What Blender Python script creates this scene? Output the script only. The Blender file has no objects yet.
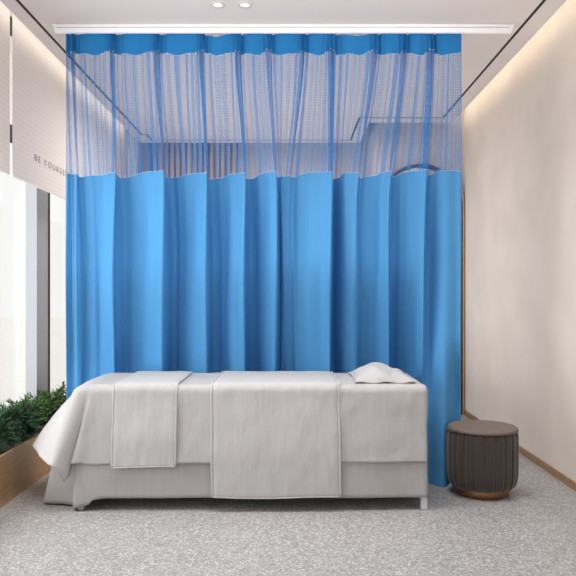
import bpy, bmesh, math, random
from mathutils import Vector, noise, Matrix
random.seed(7)
S = bpy.context.scene
COL = S.collection
H = 1.13          # eye height
F = 700.0         # focal length in pixels of a 576 px frame
CX, CY = 290.0, 295.0
PI = math.pi

def at(px, py, d):
    return Vector(((px-CX)*d/F, d, H-(py-CY)*d/F))

def lin(c):
    return tuple(((v/255)/12.92 if v/255 <= .04045 else ((v/255+.055)/1.055)**2.4) for v in c)

def sm(a, b, x):
    t = max(0.0, min(1.0, (x-a)/(b-a)))
    return t*t*(3-2*t)

def lerp(a, b, t): return a+(b-a)*t

def interp(tab, x):
    if x <= tab[0][0]: return tab[0][1]
    for (a, va), (b, vb) in zip(tab, tab[1:]):
        if x <= b:
            return va+(vb-va)*(x-a)/(b-a)
    return tab[-1][1]

# ------------------------------------------------------------------ materials
def mat(name, rgb, rough=.6, metal=0.0, spec=.4):
    m = bpy.data.materials.new(name); m.use_nodes = True
    b = m.node_tree.nodes['Principled BSDF']
    b.inputs['Base Color'].default_value = (*lin(rgb), 1)
    b.inputs['Roughness'].default_value = rough
    b.inputs['Metallic'].default_value = metal
    b.inputs['Specular IOR Level'].default_value = spec
    return m

def N(m, t, **kw):
    n = m.node_tree.nodes.new(t)
    for k, v in kw.items():
        if k in n.inputs.keys(): n.inputs[k].default_value = v
        else: setattr(n, k, v)
    return n

def L(m, a, b): m.node_tree.links.new(a, b)

def noise_tint(m, a, b, scale=8, detail=4, stretch=(1, 1, 1), lo=.35, hi=.65, bump=0.0, bscale=None):
    bs = m.node_tree.nodes['Principled BSDF']
    tc = N(m, 'ShaderNodeTexCoord'); mp = N(m, 'ShaderNodeMapping'); mp.inputs['Scale'].default_value = stretch
    L(m, tc.outputs['Object'], mp.inputs['Vector'])
    no = N(m, 'ShaderNodeTexNoise'); no.inputs['Scale'].default_value = scale; no.inputs['Detail'].default_value = detail
    L(m, mp.outputs['Vector'], no.inputs['Vector'])
    cr = N(m, 'ShaderNodeValToRGB')
    cr.color_ramp.elements[0].position = lo; cr.color_ramp.elements[0].color = (*lin(a), 1)
    cr.color_ramp.elements[1].position = hi; cr.color_ramp.elements[1].color = (*lin(b), 1)
    L(m, no.outputs['Fac'], cr.inputs['Fac']); L(m, cr.outputs['Color'], bs.inputs['Base Color'])
    if bump:
        n2 = no
        if bscale:
            n2 = N(m, 'ShaderNodeTexNoise'); n2.inputs['Scale'].default_value = bscale; n2.inputs['Detail'].default_value = 3
            L(m, mp.outputs['Vector'], n2.inputs['Vector'])
        bp = N(m, 'ShaderNodeBump'); bp.inputs['Strength'].default_value = bump; bp.inputs['Distance'].default_value = .004
        L(m, n2.outputs['Fac'], bp.inputs['Height']); L(m, bp.outputs['Normal'], bs.inputs['Normal'])
    return m

M = {}
M['wall'] = noise_tint(mat('plaster_warm', (222, 211, 203), .75, 0, .2), (205, 195, 188), (212, 203, 196), 2.5, 3)
M['ceil'] = noise_tint(mat('ceiling_paint', (214, 205, 201), .85, 0, .1), (226, 216, 211), (229, 219, 214), 1.5, 2)
M['black'] = mat('groove_black', (18, 17, 17), .6)
M['bronze'] = noise_tint(mat('brushed_bronze', (150, 112, 74), .38, .75), (206, 166, 124), (226, 186, 142), 12, 3, (1, 1, 14))
M['rail'] = mat('rail_white', (252, 252, 255), .35, 0, .5)
M['railgrey'] = mat('rail_shadow_line', (196, 200, 216), .4, 0, .5)
M['blind'] = mat('blind_fabric', (212, 203, 198), .85, 0, .1)
M['letter'] = mat('lettering_grey', (120, 112, 110), .7)
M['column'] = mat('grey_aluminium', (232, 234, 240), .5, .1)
M['colshade'] = mat('grey_aluminium_shaded', (156, 160, 170), .5, .1)  # same aluminium with the flank's shade put into the colour
M['dark'] = mat('dark_gasket', (52, 44, 42), .6)
M['sheet'] = mat('linen_sheet', (216, 209, 205), .9, 0, .1)
M['sheet2'] = mat('linen_skirt', (207, 200, 196), .9, 0, .1)
M['blanket'] = mat('linen_blanket', (216, 209, 205), .9, 0, .1)
M['frame'] = mat('painted_white_frame', (205, 203, 202), .5)
M['soil'] = noise_tint(mat('dark_gravel', (40, 38, 36), .9), (24, 24, 22), (96, 98, 98), 60, 3)
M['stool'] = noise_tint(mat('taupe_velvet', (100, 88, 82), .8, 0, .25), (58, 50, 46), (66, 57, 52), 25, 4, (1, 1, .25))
for _k in ('stool',):
    M[_k].node_tree.nodes['Principled BSDF'].inputs['Sheen Weight'].default_value = .35
M['bronzedark'] = noise_tint(mat('bronze_base', (150, 112, 74), .38, .75), (132, 98, 68), (150, 112, 78), 12, 3)
M['bronzetrim'] = noise_tint(mat('bronze_trim', (150, 112, 74), .42, .5), (150, 120, 86), (164, 132, 96), 12, 3)
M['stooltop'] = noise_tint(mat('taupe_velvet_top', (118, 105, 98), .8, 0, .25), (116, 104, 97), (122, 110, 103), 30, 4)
M['wood'] = noise_tint(mat('slat_oak', (170, 135, 100), .55), (190, 152, 108), (226, 190, 142), 5, 4, (3, 3, .4))
M['wooddark'] = noise_tint(mat('walnut_dark', (108, 84, 68), .55), (130, 106, 88), (158, 130, 108), 5, 4, (3, 3, .4))
M['woodmid'] = noise_tint(mat('slat_backing', (150, 116, 84), .6), (150, 118, 86), (168, 134, 98), 5, 4, (3, 3, .4))
M['backgrey'] = noise_tint(mat('plaster_grey', (176, 164, 158), .8, 0, .15), (204, 193, 187), (212, 201, 195), 2, 2)
M['ground'] = noise_tint(mat('pale_terrace', (236, 232, 224), .9), (250, 247, 242), (252, 250, 246), 1.2, 3)
M['mirror'] = mat('mirror_silver', (200, 200, 204), .06, .9)
M['ringwhite'] = mat('downlight_ring', (206, 198, 190), .5)

def weave(m, c, amp=8):
    bs = m.node_tree.nodes['Principled BSDF']
    tc = N(m, 'ShaderNodeTexCoord')
    mp = N(m, 'ShaderNodeMapping'); mp.inputs['Scale'].default_value = (1.0, 1.0, .12)
    L(m, tc.outputs['Object'], mp.inputs['Vector'])
    no = N(m, 'ShaderNodeTexNoise'); no.inputs['Scale'].default_value = 60; no.inputs['Detail'].default_value = 3
    L(m, mp.outputs['Vector'], no.inputs['Vector'])
    cr = N(m, 'ShaderNodeValToRGB')
    cr.color_ramp.elements[0].position = .3; cr.color_ramp.elements[0].color = (*lin([v-amp for v in c]), 1)
    cr.color_ramp.elements[1].position = .7; cr.color_ramp.elements[1].color = (*lin([v+amp*.6 for v in c]), 1)
    L(m, no.outputs['Fac'], cr.inputs['Fac']); L(m, cr.outputs['Color'], bs.inputs['Base Color'])
    n2 = N(m, 'ShaderNodeTexNoise'); n2.inputs['Scale'].default_value = 14; n2.inputs['Detail'].default_value = 4
    mp2 = N(m, 'ShaderNodeMapping'); mp2.inputs['Scale'].default_value = (1, 1, .5)
    L(m, tc.outputs['Object'], mp2.inputs['Vector']); L(m, mp2.outputs['Vector'], n2.inputs['Vector'])
    bp = N(m, 'ShaderNodeBump'); bp.inputs['Strength'].default_value = .35; bp.inputs['Distance'].default_value = .02
    L(m, n2.outputs['Fac'], bp.inputs['Height']); L(m, bp.outputs['Normal'], bs.inputs['Normal'])
weave(M['sheet'], (178, 177, 177), 3); weave(M['sheet2'], (170, 168, 168), 3); weave(M['blanket'], (182, 181, 181), 3)

def blind_lines(m):
    bs = m.node_tree.nodes['Principled BSDF']
    tc = N(m, 'ShaderNodeTexCoord'); sp = N(m, 'ShaderNodeSeparateXYZ'); L(m, tc.outputs['Object'], sp.inputs[0])
    mu = N(m, 'ShaderNodeMath', operation='MULTIPLY'); mu.inputs[1].default_value = 2*PI/.032
    L(m, sp.outputs['Z'], mu.inputs[0])
    si = N(m, 'ShaderNodeMath', operation='SINE'); L(m, mu.outputs[0], si.inputs[0])
    mr = N(m, 'ShaderNodeMapRange'); mr.inputs['From Min'].default_value = -1; L(m, si.outputs[0], mr.inputs['Value'])
    cr = N(m, 'ShaderNodeValToRGB')
    cr.color_ramp.elements[0].color = (*lin((228, 220, 215)), 1); cr.color_ramp.elements[1].color = (*lin((232, 225, 220)), 1)
    L(m, mr.outputs[0], cr.inputs['Fac']); L(m, cr.outputs['Color'], bs.inputs['Base Color'])
blind_lines(M['blind'])

def terrazzo():
    m = mat('terrazzo_floor', (190, 186, 184), .42, 0, .35)
    bs = m.node_tree.nodes['Principled BSDF']
    tc = N(m, 'ShaderNodeTexCoord')
    def chips(scale, lo, hi):
        v = N(m, 'ShaderNodeTexVoronoi'); v.inputs['Scale'].default_value = scale
        L(m, tc.outputs['Object'], v.inputs['Vector'])
        sep = N(m, 'ShaderNodeSeparateColor'); L(m, v.outputs['Color'], sep.inputs[0])
        r = N(m, 'ShaderNodeMapRange'); r.inputs['From Min'].default_value = lo; r.inputs['From Max'].default_value = hi
        L(m, sep.outputs[0], r.inputs['Value'])
        return r.outputs[0], sep
    a, sepa = chips(155, .74, .80)
    b, sepb = chips(90, .84, .9)
    mix = N(m, 'ShaderNodeMix', data_type='RGBA')
    mix.inputs[6].default_value = (*lin((149, 148, 148)), 1); mix.inputs[7].default_value = (*lin((190, 189, 189)), 1)
    L(m, a, mix.inputs[0])
    mix2 = N(m, 'ShaderNodeMix', data_type='RGBA'); mix2.inputs[7].default_value = (*lin((134, 132, 132)), 1)
    L(m, mix.outputs[2], mix2.inputs[6]); L(m, b, mix2.inputs[0])
    L(m, mix2.outputs[2], bs.inputs['Base Color'])
    return m
M['floor'] = terrazzo()

def cloth_mat(name, rgb, transl=.25):
    m = bpy.data.materials.new(name); m.use_nodes = True
    nt = m.node_tree; nt.nodes.remove(nt.nodes['Principled BSDF'])
    out = nt.nodes['Material Output']
    tc = N(m, 'ShaderNodeTexCoord')
    mp = N(m, 'ShaderNodeMapping'); mp.inputs['Scale'].default_value = (1, 1, .04)
    L(m, tc.outputs['Object'], mp.inputs['Vector'])
    no = N(m, 'ShaderNodeTexNoise'); no.inputs['Scale'].default_value = 90; L(m, mp.outputs['Vector'], no.inputs['Vector'])
    cr = N(m, 'ShaderNodeValToRGB')
    cr.color_ramp.elements[0].color = (*lin([v*.97 for v in rgb]), 1); cr.color_ramp.elements[1].color = (*lin([min(255, v*1.03) for v in rgb]), 1)
    L(m, no.outputs['Fac'], cr.inputs['Fac'])
    d = N(m, 'ShaderNodeBsdfDiffuse'); t = N(m, 'ShaderNodeBsdfTranslucent')
    L(m, cr.outputs['Color'], d.inputs['Color']); L(m, cr.outputs['Color'], t.inputs['Color'])
    mx = N(m, 'ShaderNodeMixShader'); mx.inputs[0].default_value = transl
    L(m, d.outputs[0], mx.inputs[1]); L(m, t.outputs[0], mx.inputs[2]); L(m, mx.outputs[0], out.inputs['Surface'])
    return m, mx, out
M['blue'], _, _ = cloth_mat('curtain_blue', (86, 153, 207), .05)
M['heading'], _, _ = cloth_mat('curtain_heading_blue', (50, 132, 196), .3)
M['stitch'] = mat('white_stitch', (205, 220, 236), .8)

def net_mat():
    m, mx, out = cloth_mat('blue_net', (62, 138, 208), .35)
    uv = N(m, 'ShaderNodeUVMap', uv_map='UVMap'); sp = N(m, 'ShaderNodeSeparateXYZ'); L(m, uv.outputs[0], sp.inputs[0])
    # vertical gathers: 1-D noise along the cloth width
    def line_noise(scale, lo, hi):
        mu = N(m, 'ShaderNodeMath', operation='MULTIPLY'); mu.inputs[1].default_value = scale; L(m, sp.outputs['X'], mu.inputs[0])
        no = N(m, 'ShaderNodeTexNoise', noise_dimensions='1D'); no.inputs['Scale'].default_value = 1; no.inputs['Detail'].default_value = 1
        L(m, mu.outputs[0], no.inputs['W'])
        r = N(m, 'ShaderNodeMapRange'); r.inputs['From Min'].default_value = lo; r.inputs['From Max'].default_value = hi
        L(m, no.outputs['Fac'], r.inputs['Value']); return r.outputs[0]
    a = line_noise(36, .42, .68)
    # fine weft threads
    mu = N(m, 'ShaderNodeMath', operation='MULTIPLY'); mu.inputs[1].default_value = 2*PI/.0155; L(m, sp.outputs['Y'], mu.inputs[0])
    si = N(m, 'ShaderNodeMath', operation='SINE'); L(m, mu.outputs[0], si.inputs[0])
    sw = N(m, 'ShaderNodeMath', operation='MULTIPLY'); sw.inputs[1].default_value = .045; L(m, si.outputs[0], sw.inputs[0])
    s1 = N(m, 'ShaderNodeMath', operation='MULTIPLY_ADD'); s1.inputs[1].default_value = .42; s1.inputs[2].default_value = .30
    L(m, a, s1.inputs[0])
    s2 = N(m, 'ShaderNodeMath', operation='ADD'); s2.use_clamp = True
    L(m, s1.outputs[0], s2.inputs[0]); L(m, sw.outputs[0], s2.inputs[1])
    tr = N(m, 'ShaderNodeBsdfTransparent')
    mm = N(m, 'ShaderNodeMixShader'); L(m, s2.outputs[0], mm.inputs[0]); L(m, tr.outputs[0], mm.inputs[1]); L(m, mx.outputs[0], mm.inputs[2])
    L(m, mm.outputs[0], out.inputs['Surface'])
    return m
M['net'] = net_mat()

def glass_mat():
    m = bpy.data.materials.new('window_glass'); m.use_nodes = True
    nt = m.node_tree; nt.nodes.remove(nt.nodes['Principled BSDF']); out = nt.nodes['Material Output']
    t = N(m, 'ShaderNodeBsdfTransparent'); t.inputs[0].default_value = (.97, .98, .98, 1)
    g = N(m, 'ShaderNodeBsdfGlossy'); g.inputs['Roughness'].default_value = .02
    mx = N(m, 'ShaderNodeMixShader'); mx.inputs[0].default_value = .06
    L(m, t.outputs[0], mx.inputs[1]); L(m, g.outputs[0], mx.inputs[2]); L(m, mx.outputs[0], out.inputs['Surface'])
    return m
M['glass'] = glass_mat()

def emit_mat(name, rgb, s):
    m = bpy.data.materials.new(name); m.use_nodes = True
    nt = m.node_tree; nt.nodes.remove(nt.nodes['Principled BSDF']); out = nt.nodes['Material Output']
    e = N(m, 'ShaderNodeEmission'); e.inputs[0].default_value = (*lin(rgb), 1); e.inputs[1].default_value = s
    L(m, e.outputs[0], out.inputs['Surface']); return m
M['lamp'] = emit_mat('lamp_lens', (255, 248, 232), 1.6)
M['lampoff'] = mat('lamp_lens_dull', (225, 222, 218), .4)

# leaves
def leaf_mat(name, a, b):
    m = mat(name, a, .55, 0, .3); noise_tint(m, a, b, 18, 2, (1, 1, 1), .35, .65); return m
M['leafdark'] = leaf_mat('needle_dark', (22, 48, 32), (64, 100, 66))
M['leaf'] = leaf_mat('frond_green', (44, 82, 36), (104, 144, 74))
M['stem'] = mat('stem_brown', (70, 56, 42), .8)

# ------------------------------------------------------------------ builders
def link(name, verts, faces, m, parent=None, smooth=False, mats=None, fmat=None):
    me = bpy.data.meshes.new(name); me.from_pydata([tuple(v) for v in verts], [], faces); me.update()
    o = bpy.data.objects.new(name, me); COL.objects.link(o)
    for k in (mats or [m]): me.materials.append(k)
    if fmat: 
        for p, i in zip(me.polygons, fmat): p.material_index = i
    if smooth:
        for p in me.polygons: p.use_smooth = True
    if parent is not None:
        o.parent = parent
        o.matrix_parent_inverse = Matrix.Translation(-Vector(parent.location))
    return o

class MB:
    def __init__(s): s.v = []; s.f = []
    def box(s, x0, x1, y0, y1, z0, z1):
        b = len(s.v)
        s.v += [Vector(p) for p in ((x0,y0,z0),(x1,y0,z0),(x1,y1,z0),(x0,y1,z0),(x0,y0,z1),(x1,y0,z1),(x1,y1,z1),(x0,y1,z1))]
        s.f += [tuple(b+i for i in q) for q in ((3,2,1,0),(4,5,6,7),(0,1,5,4),(1,2,6,5),(2,3,7,6),(3,0,4,7))]
        return s
    def prism(s, poly, z0, z1):
        b = len(s.v); n = len(poly)
        s.v += [Vector((x, y, z0)) for x, y in poly]+[Vector((x, y, z1)) for x, y in poly]
        s.f += [tuple(b+i for i in reversed(range(n))), tuple(b+n+i for i in range(n))]
        for i in range(n):
            j = (i+1) % n; s.f.append((b+i, b+j, b+n+j, b+n+i))
        return s
    def grid(s, rows):
        b = len(s.v); nu = len(rows[0])
        for r in rows: s.v += r
        for j in range(len(rows)-1):
            for i in range(nu-1):
                a = b+j*nu+i; s.f.append((a, a+1, a+nu+1, a+nu))
        return s
    def lathe(s, prof, n=64, c=(0, 0), rad=None, cap0=True, cap1=True):
        b = len(s.v)
        for (r, z) in prof:
            for i in range(n):
                a = 2*PI*i/n; rr = r*(rad(a) if rad and r > 0 else 1)
                s.v.append(Vector((c[0]+rr*math.cos(a), c[1]+rr*math.sin(a), z)))
        for j in range(len(prof)-1):
            for i in range(n):
                k = (i+1) % n; s.f.append((b+j*n+i, b+j*n+k, b+(j+1)*n+k, b+(j+1)*n+i))
        if cap0: s.f.append(tuple(b+i for i in reversed(range(n))))
        if cap1: s.f.append(tuple(b+(len(prof)-1)*n+i for i in range(n)))
        return s
    def tube(s, pts, r, n=6):
        b = len(s.v)
        for i, p in enumerate(pts):
            d = (pts[min(i+1, len(pts)-1)]-pts[max(i-1, 0)]).normalized()
            x = d.orthogonal().normalized()
            if abs(d.z) < .9: x = d.cross(Vector((0, 0, 1))).normalized()
            y = d.cross(x)
            for k in range(n):
                a = 2*PI*k/n; s.v.append(p+x*math.cos(a)*r+y*math.sin(a)*r)
        for i in range(len(pts)-1):
            for k in range(n):
                q = (k+1) % n; s.f.append((b+i*n+k, b+i*n+q, b+(i+1)*n+q, b+(i+1)*n+k))
        s.f += [tuple(b+k for k in reversed(range(n))), tuple(b+(len(pts)-1)*n+k for k in range(n))]
        return s
    def build(s, name, m, parent=None, smooth=False, bevel=0):
        o = link(name, s.v, s.f, m, parent, smooth)
        if bevel:
            bv = o.modifiers.new('bevel', 'BEVEL'); bv.width = bevel; bv.segments = 3; bv.limit_method = 'ANGLE'
        return o

def thing(name, label, cat, loc, group=None):
    o = bpy.data.objects.new(name, None); COL.objects.link(o); o.location = loc; o.empty_display_size = .1
    o['label'] = label; o['category'] = cat
    if group: o['group'] = group
    return o
def tag(o, label, cat, group=None):
    o['label'] = label; o['category'] = cat
    if group: o['group'] = group
    return o
def struct(o): o['kind'] = 'structure'; return o

# ------------------------------------------------------------------ room shell
CZ = 2.70
XR, XLW = 1.655, -2.02      # right wall, window plane
YB, YBR = 7.50, 6.66        # back walls (left / right portion)
XJ = .72
Y0 = -2.4
TOPZ = 3.06
struct(MB().box(XLW-.1, XR+.1, Y0, YB+.1, -.1, 0).build('floor', M['floor']))
c = MB()
c.prism([(-1.545, Y0), (1.475, Y0), (1.475, 6.38), (XJ, 6.38), (XJ, 7.22), (-1.545, 7.22)], CZ, CZ+.045)
c.box(XLW-.1, XR+.1, Y0, YB+.1, TOPZ, TOPZ+.1)
struct(c.build('ceiling', M['ceil']))
struct(MB().box(XR, XR+.1, Y0, YB+.1, 0, TOPZ).build('wall_right', M['wall']))
struct(MB().box(XLW-.1, XJ+.1, YB, YB+.1, 0, TOPZ).build('wall_back', M['backgrey']))
struct(MB().box(XJ+.1, XR, YBR, YB+.1, 0, TOPZ).build('wall_back_right', M['backgrey']))
# black shadow groove round the ceiling field
g = MB()
gw = .017; GX0, GX1, GY0, GY1, GXJ = -1.452, 1.355, 7.09, 6.2, .615
def gl(x0, y0, x1, y1, z=CZ):
    g.box(min(x0, x1)-gw/2, max(x0, x1)+gw/2, min(y0, y1)-gw/2, max(y0, y1)+gw/2, z-.0015, z+.01)
gl(GX0, Y0, GX0, 6.85); gl(GX0, 6.85, GX0+.05, 6.85); gl(GX0+.05, 6.85, GX0+.05, GY0); gl(GX0+.05, GY0, GXJ, GY0)
gl(GXJ, GY0, GXJ, GY1); gl(GXJ, GY1, GX1, GY1); gl(GX1, GY1, GX1, Y0)
struct(g.build('trim_1', M['black']))
# bronze skirting on the right wall
struct(MB().box(XR-.012, XR, Y0, YBR, 0, .045).build('baseboard_right', M['bronzetrim']))
# low sill and glazing on the left
struct(MB().box(XLW-.1, XLW+.04, Y0, YB, 0, .06).build('trim_2', M['column']))
struct(MB().box(XLW-.1, XLW+.04, Y0, YB, TOPZ-.1, TOPZ).build('trim_3', M['column']))
wn = 0
for y0, y1 in ((Y0, .9), (1.0, 2.7), (2.8, 5.255), (5.565, 7.5)):
    wn += 1
    struct(MB().box(XLW-.012, XLW, y0, y1, .06, TOPZ-.1).build('window_%d' % wn, M['glass']))
# column between the panes: pale face, flank coloured as shaded, dark gasket
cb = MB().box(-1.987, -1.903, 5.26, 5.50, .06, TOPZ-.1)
struct(link('trim_4', cb.v, cb.f, None, None, False, [M['column'], M['colshade']], [0, 0, 0, 1, 0, 0]))
struct(MB().box(-1.99, -1.905, 5.505, 5.56, .06, TOPZ-.1).build('trim_5', M['dark']))
mu = MB()
for y in (.9, 2.7): mu.box(-2.04, -1.96, y, y+.1, .06, TOPZ-.1)
struct(mu.build('trim_6', M['column']))
struct(MB().box(-40, XLW-.1, -20, 40, -.25, -.15).build('outdoor_ground', M['ground']))

# back of the room: slatted panel, dark post, arched mirror
t = thing('slatted_panel', 'light oak vertical slat panel on the far wall, seen through the curtain net', 'wall panel', (-1.0, 7.48, 0))
MB().box(-1.46, -.56, 7.465, 7.498, 0, 2.78).build('backing', M['woodmid'], t)
k = 0; x = -1.45
while x < -.60:
    MB().box(x, x+.036, 7.43, 7.464, 0, 2.78).build('slat', M['wood'], t); x += .060
t = MB().box(-1.60, -1.47, 7.36, 7.498, 0, 2.80).build('wood_post', M['wooddark'])
tag(t, 'dark walnut post at the far end of the window blinds, seen through the net', 'post')

def arch_pts(cx, hw, top, n=40, bottom=0.0):
    pts = [(cx+hw, bottom)]
    for i in range(n+1):
        a = PI*i/n; pts.append((cx+hw*math.cos(a), top-hw+hw*math.sin(a)))
    pts.append((cx-hw, bottom)); return pts
def arch_band(o_hw, i_hw, cx, top_o, top_i, y0, y1, b0):
    m = MB(); A = arch_pts(cx, o_hw, top_o, bottom=b0); B = arch_pts(cx, i_hw, top_i, bottom=b0)
    n = len(A)
    for (x, z) in A: m.v += [Vector((x, y0, z)), Vector((x, y1, z))]
    for (x, z) in B: m.v += [Vector((x, y0, z)), Vector((x, y1, z))]
    for i in range(n-1):
        a, b, c_, d = 2*i, 2*i+2, 2*n+2*i, 2*n+2*i+2
        m.f += [(a, c_, d, b), (a+1, b+1, d+1, c_+1), (a, b, b+1, a+1), (c_, c_+1, d+1, d)]
    m.f += [(0, 1, 2*n+1, 2*n), (2*n-2, 4*n-2, 4*n-1, 2*n-1)]
    return m
AC = 1.235
t = thing('arched_mirror', 'tall arched mirror in a slim bronze frame behind the curtain, by the right wall', 'mirror', (AC, YBR, 0))
arch_band(.412, .396, AC, 2.385, 2.369, YBR-.05, YBR-.002, 0).build('frame', M['bronze'], t)
arch_band(.395, .372, AC, 2.368, 2.345, YBR-.055, YBR-.002, 0).build('inner_rim', M['dark'], t)
A = arch_pts(AC, .371, 2.344)
link('mirror_glass', [Vector((x, YBR-.012, z)) for x, z in A], [tuple(range(len(A)))], M['mirror'], t)

# ------------------------------------------------------------------ window blinds
BX = -1.70
def blind(y0, y1, lab, word=False):
    t = thing('window_blind', lab, 'blind', (BX, (y0+y1)/2, 1.86), 'pale fabric blinds on the window side')
    t_fab = MB().box(BX-.012, BX, y0, y1, 1.875, 2.98).build('fabric', M['blind'], t)
    MB().box(BX-.016, BX+.003, y0, y1, 1.858, 1.875).build('bottom_bar', M['blind'], t)
    MB().box(BX-.05, BX+.012, y0, y1, 2.98, 3.04).build('head_rail', M['column'], t)
    return t, t_fab
b1, f1 = blind(1.6, 4.248, 'plain pale fabric blind at the photo left edge, nearer of the two')
b2, f2 = blind(4.288, 7.34, 'pale fabric blind printed BE YOURSELF, left of the curtain')
for z0, z1 in ((2.715, 2.83), (2.06, 2.17)):
    MB().box(BX-.008, BX-.002, 4.247, 4.289, z0, z1).build('clip', M['black'], b2)
cu = bpy.data.curves.new('words', 'FONT'); cu.body = 'BE YOURSELF'; cu.size = .060; cu.space_character = 1.42; cu.extrude = .0006
cu.space_word = 1.1
to = bpy.data.objects.new('words', cu); COL.objects.link(to)
bpy.context.view_layer.update()
me = bpy.data.meshes.new_from_object(to.evaluated_get(bpy.context.evaluated_depsgraph_get()))
bpy.data.objects.remove(to)
wd = max(v.co.x for v in me.vertices)
TY0, TY1 = 4.65, 5.40
for v in me.vertices:
    x, y, z = v.co
    v.co = (BX+.0008+z, TY0+x*(TY1-TY0)/wd*1.0, 2.027+y)
me.materials.clear(); me.materials.append(M['letter'])
lo = bpy.data.objects.new('lettering', me); COL.objects.link(lo); lo.parent = f2
lo['label'] = 'grey printed words BE YOURSELF'

# ------------------------------------------------------------------ downlights
def downlight(px, d, lab, lit):
    x = (px-CX)*d/F
    t = thing('ceiling_downlight', lab, 'ceiling light', (x, d, CZ), 'recessed ceiling downlights')
    MB().lathe([(.026, CZ-.004), (.036, CZ-.005), (.038, CZ-.001), (.038, CZ+.004), (.026, CZ+.004)], 40, (x, d), cap0=False, cap1=False).build('trim_ring', M['ringwhite'], t, True)
    MB().lathe([(.0265, CZ-.0025), (.0265, CZ+.003)], 40, (x, d)).build('lens', M['lamp' if lit else 'lampoff'], t)
downlight(218, 3.785, 'lit round ceiling downlight, left of the pair above the curtain rail', True)
downlight(245, 3.785, 'lit round ceiling downlight, right of the pair above the curtain rail', True)
downlight(216.5, 4.235, 'dull round downlight just under the rail, below the lit pair', False)
downlight(356, 4.235, 'dull round downlight just under the rail, right of the lit pair', False)

# ------------------------------------------------------------------ curtain rail
t = thing('curtain_rail', 'long white ceiling curtain rail holding the blue curtain', 'curtain rail', (0, 4.07, CZ))
RX0, RX1 = (53-CX)*4.05/F, (513.5-CX)*4.05/F
prof = [(4.056, 2.700), (4.056, 2.696), (4.050, 2.695), (4.050, 2.684), (4.058, 2.682), (4.058, 2.678), (4.050, 2.676), (4.050, 2.653), (4.053, 2.649), (4.070, 2.649), (4.074, 2.653), (4.074, 2.700)]
m = MB(); n = len(prof)
x0, x1 = RX0+.012, RX1-.012
m.v = [Vector((x0, y, z)) for y, z in prof]+[Vector((x1, y, z)) for y, z in prof]
m.f = [tuple(range(n)), tuple(n+i for i in reversed(range(n)))]+[(i, n+i, n+(i+1) % n, (i+1) % n) for i in range(n)]
m.build('rail', M['rail'], t)
MB().box(x0+.01, x1-.01, 4.0565, 4.0575, 2.6785, 2.6815).build('groove_line', M['railgrey'], t)
for sgn, xx in ((-1, x0), (1, x1)):
    m = MB()
    out = .016*sgn; 
    o2 = (.0 if sgn < 0 else .0)
    m.v = [Vector((xx, y, z)) for y, z in ((4.050, 2.700), (4.050, 2.649), (4.074, 2.649), (4.074, 2.700))]
    m.v += [Vector((xx+out*1.2, y, z)) for y, z in ((4.052, 2.700), (4.072, 2.700))]+[Vector((xx+out*.1, y, z)) for y, z in ((4.072, 2.652), (4.052, 2.652))]
    m.f = [(0, 1, 2, 3), (4, 5, 6, 7), (0, 4, 7, 1), (1, 7, 6, 2), (2, 6, 5, 3), (3, 5, 4, 0)]
    m.build('end_cap', M['rail'], t)

# ------------------------------------------------------------------ curtain
DC = 4.10
PX = DC/F
#         header, lower, overlap(px), depth(m), overlap low(px), depth low (m)
PLEATS = [(73, 77, 3.0, .018, .0, .030), (112, 115, 4.0, .024, .3, .055), (156, 164, 4.0, .024, 1.0, .085), (201, 206, 4.0, .024, 1.3, .080),
          (237, 245, 4.0, .024, 1.3, .085), (268, 275, 3.5, .022, .4, .065), (302, 289, 3.0, .020, -.5, .010), (331, 329, 4.5, .026, 2.0, .100),
          (374, 356, 3.5, .022, -.5, .045), (403, 388, 3.0, .022, .4, .070), (430, 422, 3.5, .022, .5, .065)]
TOPC, SEAM_H, SEAM_N = 2.660, 2.547, 1.842
LPX, RPX = 66, 462
def bow(X, z):
    """the lower curtain is pushed back by the couch and the stool"""
    b = sm(1.35, .62, z)
    k = 1-sm(.715, .80, X)
    stool = sm(.90, .97, X)*sm(.9, .42, z)
    return .285*b*k+.155*stool-.02*sm(.9, .3, z)*sm(.76, .84, X)*(1-stool)
def ctrl(z):
    k = sm(2.55, 1.30, z)            # 0 header .. 1 opaque panel
    kx = sm(TOPC, SEAM_N-.2, z)
    h = sm(TOPC, TOPC-.25, z)             # loosening below the header
    out = []
    wl = lerp(3.5, 5, k)
    out.append((LPX, .0)); out.append((LPX+1.2, -.012))
    prev = LPX
    for i, (ph, pl, ov, dp, ovl, dpl) in enumerate(PLEATS):
        p = lerp(ph, pl, kx)+math.sin(i*2.3+z*1.7)*1.0*k
        o = lerp(ov, ovl, k); d = lerp(dp, dpl, k)
        nxt = lerp(*(PLEATS[i+1][:2] if i+1 < len(PLEATS) else (RPX-6, RPX-6)), kx)
        a = p-prev; b = nxt-p
        out.append((p-max(a*.45, 6), lerp(-.018, d*.55, k)))   # slack before the pleat
        out.append((p-max(a*.17, 4), lerp(-d*.3, -d*.35, k)))
        n0 = len(out)-2
        out.append((p+o, -d*lerp(.8, .75, k)))
        out.append((p-o*.6+lerp(0, b*.07, k), lerp(.004, d*.40, k)))
        out.append((p+max(b*lerp(.14, .16, k), 4), lerp(d*.5, d*1.45, k)))
        out.append((p+max(b*lerp(.28, .33, k), 5.5), lerp(-.006, d*1.25, k)))
        if i == 6:
            for q_, yl in enumerate((.060, .062, .060, .058, .048, .030)):
                out[n0+q_] = (out[n0+q_][0], lerp(out[n0+q_][1], yl, k))
        if i == 7: out[n0] = (out[n0][0], lerp(out[n0][1], -.005, k))
        prev = p
    out.append(((prev+RPX)/2, -.014)); out.append((RPX-4, -.004)); out.append((RPX-.6, .004)); out.append((RPX, .02))
    return out
NS = 9
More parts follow.
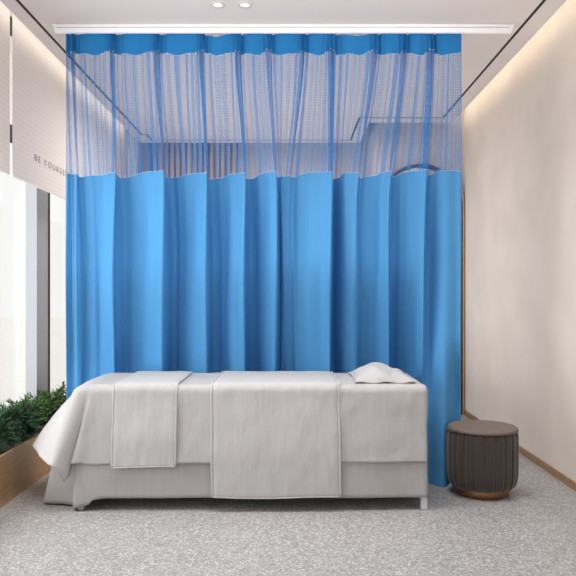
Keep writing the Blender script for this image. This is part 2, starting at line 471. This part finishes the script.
def cr1(p0, p1, p2, p3, t):
    return .5*((2*p1)+(-p0+p2)*t+(2*p0-5*p1+4*p2-p3)*t*t+(-p0+3*p1-3*p2+p3)*t**3)
def row(z, zf):
    """list of (x, y, z) along the cloth; zf(px) gives the height"""
    cp = ctrl(z); n = len(cp); r = []
    for i in range(n-1):
        p0, p1, p2, p3 = cp[max(i-1, 0)], cp[i], cp[i+1], cp[min(i+2, n-1)]
        for k in range(NS if i < n-2 else NS+1):
            tt = k/NS
            x = cr1(p0[0], p1[0], p2[0], p3[0], tt); y = cr1(p0[1], p1[1], p2[1], p3[1], tt)
            u = i+tt
            x = min(max(x, LPX), RPX)
            amp = lerp(.0035, .012, sm(TOPC, 1.8, z))
            y += amp*noise.noise(Vector((u*1.35, z*.55, 3.1)))+.026*noise.noise(Vector((u*.42, z*.6, 8.7)))*sm(2.5, 1.6, z)
            x += 1.6*noise.noise(Vector((u*.9, z*.9, 1.7)))*sm(2.6, 2.2, z)*(1 if 2 < u < n-5 else 0)
            if z > 2.35:
                q = sm(2.35, 2.56, z)
                for pl_ in PLEATS:
                    e = (x-pl_[0])/5.5
                    if abs(e) < 3: y += .019*q*math.exp(-e*e)*math.sin((x-pl_[0])*1.5)
            if z > 2.6: y = max(y, -.024)
            X = (x-CX)*PX
            bb = bow(X, z)
            Y = DC+y*(1 if z > .7 else lerp(.75, 1, sm(.4, .7, z)))+bb
            X *= 1+bb/DC*.95
            r.append(Vector((X, Y, zf(x, u, y))))
    return r
def strip(zs_fn, nrows, name, m, parent, uvs=True, thick=0):
    rows = []
    for j in range(nrows):
        f = j/(nrows-1); zc, zf = zs_fn(f); rows.append(row(zc, zf))
    mb = MB().grid(rows)
    o = mb.build(name, m, parent, True)
    # cloth coordinates: width measured along the fabric, height
    me = o.data; uv = me.uv_layers.new(name='UVMap'); nu = len(rows[0])
    ref = rows[nrows//2]; acc = [0.0]
    for i in range(1, nu): acc.append(acc[-1]+(ref[i]-ref[i-1]).length)
    for lp in me.loops:
        uv.data[lp.index].uv = (acc[lp.vertex_index % nu], me.vertices[lp.vertex_index].co.z)
    if thick:
        so = o.modifiers.new('solid', 'SOLIDIFY'); so.thickness = thick; so.offset = 1
    return o
HP = [LPX]+[p[0] for p in PLEATS]+[RPX]
def scal(x):
    """0 at pinches, 1 in the middle of a slack"""
    for a, b in zip(HP, HP[1:]):
        if a <= x <= b: return math.sin(PI*(x-a)/(b-a))**.8
    return 0
def topz(x):
    d = .004*scal(x)
    d += .020*math.exp(-((x-217)/8)**2)+.014*math.exp(-((x-356)/10)**2)
    return TOPC-d
def seamh(x): return SEAM_H+.014-.032*scal(x)+.006*math.sin(x*.31)
def seamn(x, y): return SEAM_N+.006*math.sin(x*.045+1)+.010*sm(280, 440, x)-.02*sm(.0, .04, y)
cu_t = thing('hospital_curtain', 'full-height bright blue curtain with a see-through net top, hanging behind the couch', 'curtain', (-.15, DC, 0))
def hz(f):
    zc = lerp(TOPC, SEAM_H, f); return zc, (lambda x, u, y: lerp(topz(x), seamh(x), f))
def nz(f):
    zc = lerp(SEAM_H, SEAM_N, f); return zc, (lambda x, u, y: lerp(seamh(x), seamn(x, y), f))
def oz(f):
    f2 = f; zc = lerp(SEAM_N, .012, f2); return zc, (lambda x, u, y: lerp(seamn(x, y), .012, f2))
hb = strip(hz, 12, 'heading_band', M['heading'], cu_t)
strip(nz, 40, 'net_panel', M['net'], cu_t)
fp = strip(oz, 90, 'fabric_panel', M['blue'], cu_t)
# stitched hem lines: small dashes along the two seams
def dashes(zc, zf, step, ln, name, par, hgt=.004):
    r = row(zc, zf); m = MB(); s = 0; acc = 0
    i = 0
    while i < len(r)-2:
        a, b = r[i], r[i+1]
        off = Vector((0, -.0035, 0)); h = Vector((0, 0, hgt/2))
        if (i//1) % step < ln:
            q = len(m.v); m.v += [a+off-h, b+off-h, b+off+h, a+off+h]; m.f.append((q, q+1, q+2, q+3))
        i += 1
    return m.build(name, M['stitch'], par)
dashes(SEAM_H, lambda x, u, y: seamh(x)+.001, 2, 1, 'stitching', hb)
dashes(SEAM_N, lambda x, u, y: seamn(x, y)+.001, 2, 1, 'stitching', fp, .003)

# ------------------------------------------------------------------ treatment couch
XF0, XF1 = -1.10, .713
YF, YBK = 3.68, 4.27
ZT = .648
bt = thing('treatment_couch', 'white framed treatment couch under pale linen, in front of the blue curtain', 'bed', (-.2, 3.97, 0))
MB().box(XF0-.01, XF1, YF+.006, YBK-.02, .085, .30).build('base', M['frame'], bt)
MB().box(XF0+.02, XF1-.02, YF+.022, YBK-.015, .30, ZT-.012).build('mattress', M['sheet2'], bt, bevel=.03)
for lx in (XF0-.018, XF1-.022):
    for ly in (YF+.004, YBK-.06):
        MB().box(lx, lx+.032, ly, ly+.045, 0, .16).build('leg', M['frame'], bt, bevel=.003)

def drape(name, m, off, top, zr, segs, parent=None, seed=0.0, wr=.006, rows=34, foldamp=.008):
    """a cloth lying on the couch; segs: list of (top point, bottom point(x,y,z), bulge) going round the edge"""
    n = len(segs); R = .035; mb = MB(); allrows = []
    cx = sum(s[0][0] for s in segs)/n; cy = (YF+YBK)/2
    # top surface rings from the centre line outwards
    for f in (.9,):
        r = []
        for (tx, ty), bp, h in segs:
            ix = max(min(tx, XF1-.25), XF0+.25); iy = cy
            inx = tx*(1-0)+0; 
            x = lerp(ix, tx, f*.97); y = lerp(iy, ty, f*.97)
            z = top+.003*noise.noise(Vector((x*6, y*6, seed)))-.002*f
            r.append(Vector((x, y, z)))
        allrows.append(r)
    for f in (.985, ):
        pass
    for j in range(rows+1):
        f = j/rows; r = []
        for (tx, ty), (bx, by, bz), h in segs:
            ang = min(1, f/.14)*PI/2
            nx, ny = bx-tx, by-ty
            # outward direction of the edge for the shoulder
            if abs(tx-XF0) < 1e-4 and YF+.001 < ty < YBK-.001: o = (-1, 0)
            elif abs(tx-XF1) < 1e-4 and YF+.001 < ty < YBK-.001: o = (1, 0)
            elif ty <= YF+.001: o = (0, -1)
            else: o = (0, 1)
            inset = R*(1-math.sin(ang)); drop = R*(1-math.cos(ang))
            g2 = max(0, (f-.04)/.96)
            k = g2**h
            x = tx-o[0]*inset+nx*k+o[0]*off; y = ty-o[1]*inset+ny*k+o[1]*off
            zt = top-drop if f <= .14 else lerp(top-R, bz, (f-.14)/.86)
            if f <= .14: z = top-drop
            else: z = zt
            w_ = sm(.1, .6, f)
            d = 1.5*foldamp*w_*noise.noise(Vector((x*4.3+seed, y*4.3, f*.7)))+wr*.5*sm(.02, .2, f)*noise.noise(Vector((x*13, f*5+seed, y*13)))
            x += o[0]*d; y += o[1]*d
            z += .004*noise.noise(Vector((x*7, y*7, seed+4)))*(1-sm(.0, .2, f))
            r.append(Vector((x, y, z)))
        allrows.append(r)
    for r in allrows: r.append(r[0].copy())
    mb.grid(allrows); mb.f.append(tuple(reversed(range(n))))
    o = mb.build(name, m, parent, True)
    bm = bmesh.new(); bm.from_mesh(o.data); bmesh.ops.remove_doubles(bm, verts=bm.verts, dist=1e-5)
    bmesh.ops.recalc_face_normals(bm, faces=bm.faces); bm.to_mesh(o.data); bm.free()
    so = o.modifiers.new('solid', 'SOLIDIFY'); so.thickness = .004; so.offset = 1
    return o
def outline(front_bot, left_bot, back_z, right_z, nF=150, nL=60, nB=40, nR=24):
    s = []
    for i in range(nF):      # front, right to left
        x = lerp(XF1, XF0, i/(nF-1)); s.append(((x, YF),)+front_bot(x))
    for i in range(1, nL):   # left end, front to back
        f = i/nL; s.append(((XF0, lerp(YF, YBK, f)),)+left_bot(f))
    for i in range(nB):      # back, left to right
        f = i/(nB-1); x = lerp(XF0, XF1, f)
        lb = left_bot(1.0)[0]; k = max(0, 1-f*4)
        s.append(((x, YBK), (lerp(x, lb[0], k), YBK+.004, back_z), 1.0))
    for i in range(1, nR):   # right end
        f = i/nR; s.append(((XF1, lerp(YBK, YF, f)), (XF1+.004, lerp(YBK, YF, f), right_z), 1.0))
    return s
# long under-sheet (valance)
HEMK = at(0, 497, YF).z
def sk_front(x):
    c = sm(-.90, -1.10, x)
    bx = x-.030*c; by = YF-.004-.016*c
    px = CX+bx*F/by
    z = at(0, interp([(72, 508), (76, 507.2), (86, 505), (90.5, 503.6), (93, 499.5), (105, 497.6), (420, 497)], px), by).z
    return (bx, by, max(z, .003)), 1.0
SKC = sk_front(XF0)[0]
def sk_left(f):
    pts = [(0, SKC[0], SKC[1], .004), (.04, -1.128, 3.735, .006), (.16, -1.20, 3.75, .012), (.38, -1.328, 3.775, .008), (.5, -1.34, 3.84, .01), (1, -1.33, YBK, .01)]
    g = lambda k: interp([(p[0], p[k]) for p in pts], f)
    return (g(1), g(2), g(3)), .62
o = drape('valance_sheet', M['sheet2'], .004, ZT-.002, 0, outline(sk_front, sk_left, .08, HEMK), None, 2.0)
tag(o, 'long pale linen under-sheet hanging almost to the floor round the couch', 'sheet')
# top sheet, shorter, with the flared corner at the left end
def ts_front(x):
    c = sm(-.88, -1.10, x)
    bx = x-.117*c
    by = YF-.012-.075*sm(-.98, -1.10, x)
    px = CX+bx*F/by
    by += .055*math.exp(-((px-66)/3.5)**2)
    y_hem = interp([(53, 466), (56, 467.5), (59, 473), (63, 482), (65, 481), (68, 471), (71, 463.5), (80, 462.5), (92, 464.5), (110, 463.5), (130, 466), (180, 462.5), (430, 461.5)], px)
    return (bx, by, at(0, y_hem, by).z), 1.15
TSC = ts_front(XF0)[0]
def ts_left(f):
    pts = [(0, TSC[0], TSC[1], TSC[2]), (.25, -1.33, 3.76, .262), (.52, -1.452, 3.99, .272), (.65, -1.455, 4.06, .272), (1, -1.42, YBK, .27)]
    g = lambda k: interp([(p[0], p[k]) for p in pts], f)
    return (g(1), g(2), g(3)), .75
o = drape('top_sheet', M['sheet'], .012, ZT+.006, 0, outline(ts_front, ts_left, .26, at(0, 461.5, YF).z), None, 5.0, rows=44, foldamp=.010)
tag(o, 'pale linen top sheet over the couch, its corner flaring at the left end', 'sheet')

def runner(x0, x1, zb, lab, seed, slant=0.0):
    """folded blanket laid across the couch, hanging down the front"""
    t = thing('folded_blanket', lab, 'blanket', ((x0+x1)/2, 3.97, ZT), 'folded blankets laid across the couch')
    off = .0185; R = .042; nu = 40; rows = []
    path = []
    yb = YBK+.016
    for i in range(8): path.append((yb, lerp(.30, ZT-.03, i/8), 0))
    for i in range(7):
        a = i/6*PI/2; path.append((yb-R+R*math.cos(a), ZT+.017-R+R*math.sin(a), 0))
    for i in range(1, 24): path.append((lerp(yb-R, YF-off+R, i/24), ZT+.017, 0))
    for i in range(9):
        a = i/8*PI/2; path.append((YF-off+R-R*math.sin(a), ZT+.017-R+R*math.cos(a), 0))
    for i in range(1, 36):
        f = i/35; path.append((YF-off-.020*sm(0, .7, f), lerp(ZT+.017-R, zb, f), f))
    allp = []
    for (y, z, f) in path:
        r = []
        for i in range(nu+1):
            u = i/nu; x = lerp(x0, x1, u)+slant*f
            e = min(u, 1-u)*(x1-x0)
            pin = -.006*sm(.012, .0, e)
            d = .006*noise.noise(Vector((x*7+seed, f*1.2, seed)))*sm(0, .3, f)+.003*noise.noise(Vector((x*22, z*9, seed)))
            yy = y-d-pin if f > 0 or y < YF else y
            zz = z+(0 if f > 0 else .003*noise.noise(Vector((x*11, y*11, seed)))+pin)
            if f > .95: zz += .004*math.sin(x*9+seed)
            r.append(Vector((x, yy, zz)))
        allp.append(r)
    o = MB().grid(allp).build('cloth', M['blanket'], t, True)
    so = o.modifiers.new('solid', 'SOLIDIFY'); so.thickness = .007; so.offset = 0
    for ui in (0, nu):
        MB().tube([r[ui]+Vector((0, -.004 if r[ui].y < YF else 0, .003)) for r in allp], .0062, 8).build('piping', M['blanket'], t, True)
    MB().tube([v for v in allp[-1]], .005, 8).build('hem', M['blanket'], t, True)
    return t
k = (YF-.019)/F
runner((113.5-CX)*k, (176.5-CX)*k, at(0, 466.5, YF-.02).z, 'narrow folded linen blanket across the foot half of the couch, nearer the planter', 1.3, -.004)
runner((211.5-CX)*k, (339-CX)*k, at(0, 496.5, YF-.02).z, 'wide folded linen blanket across the couch middle, hanging nearly to the floor', 6.1, .006)

# pillow
def pillow():
    t = thing('pillow', 'small flat linen pillow at the right end of the couch', 'pillow', (.50, 3.98, ZT))
    x0, x1, y0, y1 = .350, .668, 3.725, 4.205
    zb = ZT+.014; hgt = .074; n = 44
    top, bot = [], []
    for j in range(n+1):
        rt, rb = [], []
        for i in range(n+1):
            u, v = -1+2*i/n, -1+2*j/n
            pinx = 1-.07*(1-v*v)*abs(u)**3; piny = 1-.06*(1-u*u)*abs(v)**3
            x = (x0+x1)/2+(x1-x0)/2*u*pinx; y = (y0+y1)/2+(y1-y0)/2*v*piny
            b = max(0, (1-abs(u)**2.0)*(1-abs(v)**2.2))**.62
            wv = .006*noise.noise(Vector((x*16, y*13, 2.2)))*b
            cr_ = .010*math.exp(-((u-.45-.25*v)/.10)**2)*b
            edge = .006+.004*math.sin(u*7+v*5)
            sag = (1+.28*math.exp(-((u+.25)/.5)**2))/1.28
            rt.append(Vector((x, y, zb+edge+hgt*b*sag+wv-cr_)))
            rb.append(Vector((x, y, zb+.001-.0*b)))
        top.append(rt); bot.append(rb)
    mb = MB().grid(top); mb.grid([list(reversed(r)) for r in bot])
    mb.build('cushion', M['blanket'], t, True)
    ring = [top[0][i] for i in range(n+1)]+[top[j][n] for j in range(1, n+1)]+[top[n][i] for i in reversed(range(n))]+[top[j][0] for j in reversed(range(n))]
    MB().tube([p-Vector((0, 0, .003)) for p in ring], .0045, 8).build('edge_hem', M['blanket'], t, True)
pillow()

# ------------------------------------------------------------------ stool
SX, SY, SR = 1.098, 4.0, .200
t = thing('round_stool', 'round taupe channel-tufted stool with a bronze base, right of the couch', 'stool', (SX, SY, 0))
NCH = 22
def chan(a): 
    f = (a*NCH/(2*PI)+.15) % 1
    return 1-.050*(1-min(1, (min(f, 1-f)/.20))**.45)
prof = [(.150, .042), (.168, .044), (.184, .058), (.194, .085), (.199, .12)]+[(.2, .12+.02*i) for i in range(1, 11)]+[(.199, .335), (.197, .352), (.193, .362), (.186, .366)]
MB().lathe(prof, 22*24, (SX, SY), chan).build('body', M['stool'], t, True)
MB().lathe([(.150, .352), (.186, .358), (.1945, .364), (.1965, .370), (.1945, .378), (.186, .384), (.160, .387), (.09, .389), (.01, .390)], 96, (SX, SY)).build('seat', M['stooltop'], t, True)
m = MB(); m.tube([Vector((SX+.1965*math.cos(a), SY+.1965*math.sin(a), .365)) for a in [2*PI*i/96 for i in range(97)]], .0035, 8).build('piping', M['stool'], t, True)
MB().lathe([(.146, 0), (.149, .003), (.149, .040), (.146, .044)], 72, (SX, SY)).build('base', M['bronzedark'], t, True)

# ------------------------------------------------------------------ planter and shrubs
t = thing('planter_box', 'long low bronze planter box along the window', 'planter', (-1.74, 4.6, 0))
p0, p1, py0, py1, ph = -1.945, -1.535, 2.2, 6.9, .272
m = MB()
for b in ((p0, p1, py0, py0+.015), (p0, p1, py1-.015, py1), (p0, p0+.015, py0+.015, py1-.015), (p1-.015, p1, py0+.015, py1-.015)):
    m.box(b[0], b[1], b[2], b[3], 0, ph)
m.build('trough', M['bronze'], t)
MB().box(p0+.015, p1-.015, py0+.015, py1-.015, .02, ph-.03).build('soil', M['soil'], t)

def leaf_quad(mb, base, d, up, ln, wd):
    side = d.cross(up)
    if side.length < 1e-4: side = d.orthogonal()
    side.normalize(); b = len(mb.v)
    mb.v += [base-side*wd*.3, base+side*wd*.3, base+d*ln*.55+side*wd*.5, base+d*ln*.55-side*wd*.5, base+d*ln]
    mb.f += [(b, b+1, b+2, b+3), (b+3, b+2, b+4)]
def rdir(zmin=-.2):
    while True:
        v = Vector((random.uniform(-1, 1), random.uniform(-1, 1), random.uniform(zmin, 1)))
        if .05 < v.length < 1: return v.normalized()
def needle_shrub(x, y, r, lab):
    t = thing('needle_shrub', lab, 'shrub', (x, y, ph-.03), 'shrubs in the planter')
    mb = MB(); st = MB(); c0 = Vector((x, y, ph-.03+r*.62))
    for k in range(85):
        d = rdir(-.35); tip = c0+d*r*random.uniform(.55, .85)
        st.tube([Vector((x, y, ph-.04)), c0+d*r*.2, tip], .003, 4)
        for q in range(20):
            nd = (d*1.0+rdir(-1)*.95).normalized()
            leaf_quad(mb, tip-d*random.uniform(0, .05), nd, rdir(-1), random.uniform(.05, .08), .006)
    mb.build('foliage', M['leafdark'], t); st.build('stem', M['stem'], t)
def frond_shrub(x, y, r, lab):
    t = thing('feathery_shrub', lab, 'shrub', (x, y, ph-.03), 'shrubs in the planter')
    mb = MB(); st = MB()
    for k in range(85):
        d = rdir(.0); d.z += .25; d.normalize(); b0 = Vector((x+random.uniform(-.05, .05), y+random.uniform(-.09, .09), ph-.03))
        ln = r*random.uniform(.8, 1.25); pts = []
        for q in range(7):
            f = q/6; pts.append(b0+d*ln*f+Vector((0, 0, -.10*r*f*f*4*.25)))
        st.tube(pts, .0022, 4)
        for q in range(1, 7):
            for s in (-1, 1, -1, 1):
                sd = d.cross(Vector((0, 0, 1)));  sd.normalize()
                nd = (d*.7+sd*s*random.uniform(.4, 1)+rdir(-1)*.35).normalized()
                leaf_quad(mb, pts[q]-d*random.uniform(0, ln/7), nd, rdir(-1), random.uniform(.03, .05), .010)
    mb.build('foliage', M['leaf'], t); st.build('stem', M['stem'], t)
needle_shrub(-1.68, 3.93, .165, 'dark needled shrub cut by the left photo edge, nearest in the planter')
needle_shrub(-1.67, 4.26, .15, 'round dark green needled shrub in the planter, left of the feathery shrubs')
frond_shrub(-1.74, 4.62, .19, 'feathery green shrub in the planter, beside the round dark shrub')
frond_shrub(-1.73, 4.92, .19, 'feathery green shrub in the planter in front of the grey column')
frond_shrub(-1.72, 5.24, .20, 'feathery green shrub in the planter touching the curtain edge, farthest')

# ------------------------------------------------------------------ lights
def area(name, loc, rot, sx, sy, e, rgb=(1, 1, 1), spread=180):
    l = bpy.data.lights.new(name, 'AREA'); l.shape = 'RECTANGLE'; l.size = sx; l.size_y = sy; l.energy = e; l.color = rgb; l.spread = math.radians(spread)
    o = bpy.data.objects.new(name, l); COL.objects.link(o); o.location = loc; o.rotation_euler = rot; return o
WARM = (1, .86, .68)
# cove strips above the ceiling edge, washing the walls
area('cove_light_right', (1.51, 3.1, 2.87), (0, math.radians(-75), 0), .03, 7.0, 9, WARM)
area('cove_light_left', (-1.58, 4.0, 2.84), (0, math.radians(70), 0), .03, 6.4, 5, (1, .93, .84))
# soft daylight from the window side, then added fill lamps
area('window_daylight', (-2.3, 2.95, 1.15), (0, math.radians(-90), 0), 1.7, 1.9, 54, (1, .99, .98))
area('overhead_fill_front', (-.1, 3.2, 2.68), (0, 0, 0), 2.5, .8, 27, (1, .985, .97), 110)  # added overhead fill, not a fitting of the room
area('uplight_fill', (0, 1.4, .2), (math.radians(180), 0, 0), 2.6, 1.8, 26, (1, .98, .97), 130)  # added lamp facing up to brighten the ceiling
area('rail_fill', (-.05, 2.75, 2.55), (math.radians(96), 0, 0), 2.4, .06, 1.7, (1, 1, 1), 50)  # added unseen lamp that brightens the rail face
area('window_fill_back', (-2.3, 6.2, 1.0), (0, math.radians(-90), 0), 1.5, 1.6, 30, (1, .98, .96))  # added lamp outside the far pane to lift the wall jog
area('back_room_fill', (-.3, 5.6, 2.66), (0, 0, 0), 1.6, .9, 30, (1, .96, .92))  # added overhead fill for the space behind the curtain
area('back_room_upfill', (-.1, 5.6, .3), (math.radians(180), 0, 0), 2.2, 1.4, 20, (1, .96, .94))  # added upward lamp hidden behind the curtain

wd_ = bpy.data.worlds.new('sky'); S.world = wd_; wd_.use_nodes = True
bg = wd_.node_tree.nodes['Background']; bg.inputs[0].default_value = (1, .99, .975, 1); bg.inputs[1].default_value = 1.05

# ------------------------------------------------------------------ camera
cd = bpy.data.cameras.new('camera'); co = bpy.data.objects.new('camera', cd); COL.objects.link(co)
cd.sensor_width = 36; cd.lens = 36*F/576; cd.clip_start = .05; cd.clip_end = 200
co.location = (0, 0, H); co.rotation_euler = (PI/2, 0, 0)
cd.shift_x = -(CX-288)/576; cd.shift_y = (CY-288)/576
S.camera = co
S.view_settings.view_transform = 'Standard'
S.view_settings.look = 'None'
S.view_settings.exposure = 0.0
